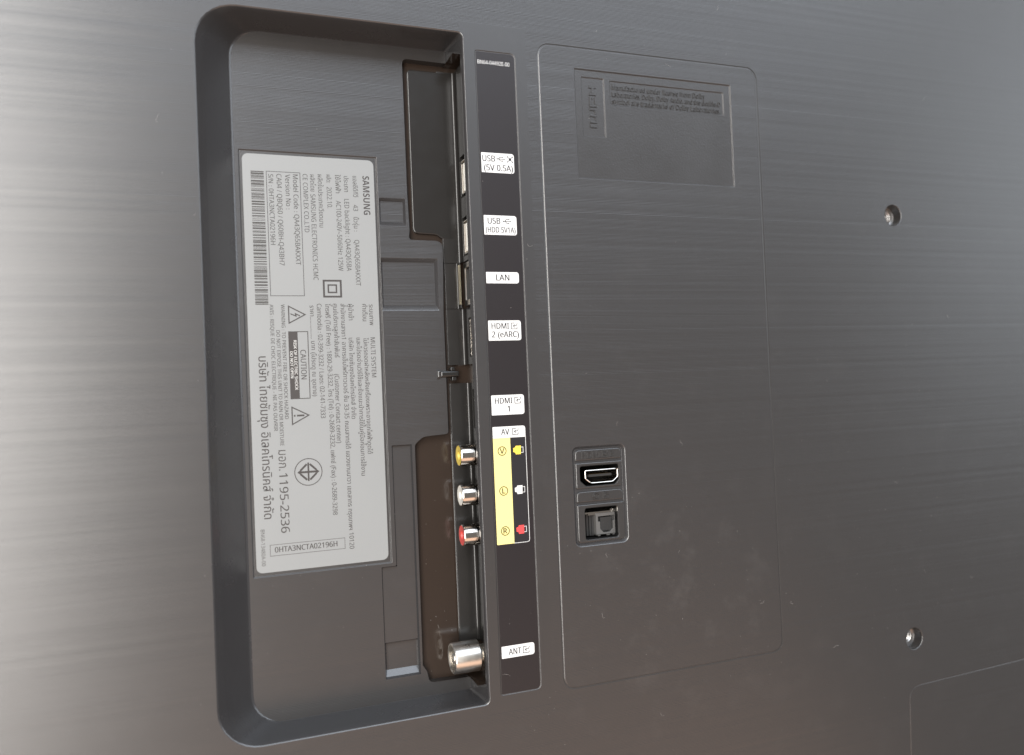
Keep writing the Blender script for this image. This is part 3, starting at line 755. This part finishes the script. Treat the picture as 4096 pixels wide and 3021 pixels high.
def trident(t, x, y, s):
    t.ribbon([(x, y), (x + s, y)], 0.24, TZZ); t.fill(circle(x + 0.25, y, 0.28, 12), (), TZZ + 0.004); t.fill([(x + s - 0.1, y - 0.25), (x + s + 0.4, y), (x + s - 0.1, y + 0.25)], (), TZZ + 0.004)
    t.ribbon([(x + s * 0.25, y), (x + s * 0.45, y + 0.75), (x + s * 0.8, y + 0.75)], 0.24, TZZ + 0.002); t.fill(circle(x + s * 0.8, y + 0.75, 0.22, 10), (), TZZ + 0.006)
    t.ribbon([(x + s * 0.3, y), (x + s * 0.5, y - 0.75), (x + s * 0.75, y - 0.75)], 0.24, TZZ + 0.002); t.fill(rrect(x + s * 0.7, x + s * 0.7 + 0.4, y - 0.95, y - 0.55, 0), (), TZZ + 0.006)
def nodes(t, x, y):
    t.fill(rrect(x - 0.5, x + 0.5, y - 0.5, y + 0.5, 0), (), TZZ)
    for a, b in ((1, 1), (1, -1), (-1, 1), (-1, -1)):
        t.ribbon([(x + a * 0.3, y + b * 0.3), (x + a * 1.0, y + b * 1.0)], 0.22, TZZ + 0.003); t.fill(circle(x + a * 1.0, y + b * 1.0, 0.27, 10), (), TZZ + 0.006)
patch(109.4, 117.15); st('USB', -204.4, -199.2, 113.75, 3.3); st('(5V 0.5A)', -203.9, -191.9, 110.2, 3.3); icon(lambda t: trident(t, -198.6, 114.9, 3.2)); icon(lambda t: nodes(t, -193.0, 114.95))
patch(85.1, 92.7); st('USB', -203.3, -198.1, 89.4, 3.3); st('(HDD 5V1A)', -204.2, -191.9, 86.0, 3.1); icon(lambda t: trident(t, -197.1, 90.5, 3.3))
patch(66.2, 70.6); st('LAN', -200.8, -195.3, 67.3, 3.3)
patch(43.95, 51.75); st('HDMI', -203.5, -196.3, 48.5, 3.1); st('2 (eARC)', -203.5, -192.3, 45.2, 3.2); icon(lambda t: input_icon(t, -195.3, 48.4, 2.3, TZZ, 0.24))
patch(15.1, 22.8); st('HDMI', -203.4, -196.2, 19.5, 3.1); st('1', -198.4, -197.4, 16.3, 3.1); icon(lambda t: input_icon(t, -195.2, 19.4, 2.3, TZZ, 0.24))
patch(6.2, 10.6, r=(0, 0, 1.0, 0.25)); st('AV', -201.4, -198.0, 7.4, 3.2); icon(lambda t: input_icon(t, -196.7, 7.3, 2.3, TZZ, 0.24))
patch(-34.7, 6.18, -204.85, -197.8, (0.2, 0, 0, 0), M_yellow, 'colour_block')
patch(-34.4, 6.18, -197.78, -191.6, (0, 0.8, 0, 0), M_blackp, 'colour_block', PZZ - 0.004)
icon(lambda t: t.ribbon([(-197.8, -34.62), (-192.4, -34.62), (-191.65, -34.4), (-191.42, -33.7), (-191.42, 6.3)], 0.2, PZZ + 0.003), M_white, 'printed_box')
for yy, ch, m in ((1.2, 'V', M_yel2), (-14.2, 'L', M_white), (-29.6, 'R', M_red)):
    icon(lambda t: t.ribbon(circle(-201.3, yy, 1.65, 28), 0.34, TZZ, True), M_ybrown)
    t = MB(); write(t, ch, -201.3, yy - 1.0, TZZ, None, 2.9, 0, 0.03, align='c'); obj('printed_text', t, M_ybrown, strip, smooth=0)
    icon(lambda t: t.fill([(-196.7, yy - 0.7), (-195.9, yy - 0.95), (-195.7, yy - 1.65), (-193.6, yy - 1.65), (-193.5, yy + 1.65), (-195.7, yy + 1.65), (-195.9, yy + 1.05), (-196.7, yy + 0.8)], (), TZZ), m)
    icon(lambda t: t.ribbon([(-193.5, yy - 1.05), (-192.6, yy - 1.05), (-192.6, yy + 1.05), (-193.5, yy + 1.05)], 0.2, TZZ + 0.004), M_white)
patch(-78.2, -73.6); st('ANT', -202.0, -196.8, -77.1, 3.2); icon(lambda t: input_icon(t, -196.0, -77.2, 2.4, TZZ, 0.24))

# --- front of the set, never seen from here: closes the body
mb = MB(); mb.prism(inset(BODY, -8), -50, -42.0); obj('screen', mb, M_screen, tv)

# ------------------------------------------------------------------ lint and dust lying on the plastic
rnd = random.Random(11)
d = MB()
def speck(x, y, z, r):
    n = 6; a0 = rnd.random() * 6
    ring = [(x + r * rnd.uniform(0.6, 1.2) * math.cos(a0 + k * math.pi / 3), y + r * rnd.uniform(0.6, 1.2) * math.sin(a0 + k * math.pi / 3), z) for k in range(n)]
    d.add(ring + [(x, y, z + r * 0.7)], [(k, (k + 1) % n, n) for k in range(n)])
def hair(x, y, z, L):
    a = rnd.random() * 6.28; p = [(x, y, z + 0.05)]
    for k in range(7):
        a += rnd.uniform(-0.8, 0.8); x += math.cos(a) * L / 7; y += math.sin(a) * L / 7; p.append((x, y, z + 0.05 + 0.1 * rnd.random()))
    d.tube(p, 0.02, 4)
def level(x, y):
    if -293 < x < -244 and -92 < y < 160: return None if -39 < y < 116 else FZ
    if -244 <= x < -233 and -80 < y < 160: return None
    if -232 < x < -217 and -86 < y < 6: return TZ
    if -296 < x < -209: return None
    if -308 < x < -296: return None
    if -206 < x < -189.3 and -92 < y < 157: return SZ + 0.03
    if -164 < x < -88 and 109 < y < 154: return -0.3
    if -173 < x < -147.5 and -40 < y < 1.5: return None
    if -180 < x < -74 and -95 < y < 163: return 0.1
    if x > -10 and y < -115: return None
    return 0.0
for k in range(520):
    x = rnd.uniform(-320, 40); y = rnd.uniform(-150, 190) if rnd.random() < 0.4 else rnd.gauss(-50, 40)
    zz = level(x, y)
    if zz is None or any((x - a) ** 2 + (y - b) ** 2 < 36 for a, b in HOLES): continue
    if rnd.random() < 0.94: speck(x, y, zz, rnd.choice((0.04, 0.05, 0.06, 0.08, 0.11)))
    else: hair(x, y, zz, rnd.uniform(1.2, 3.6))
dust = obj('dust', d, M_dust, None, smooth=0)
dust.matrix_world = TV
dust['kind'] = 'stuff'; dust['label'] = 'pale lint fibres and dust specks scattered on the dark plastic'; dust['category'] = 'dust'
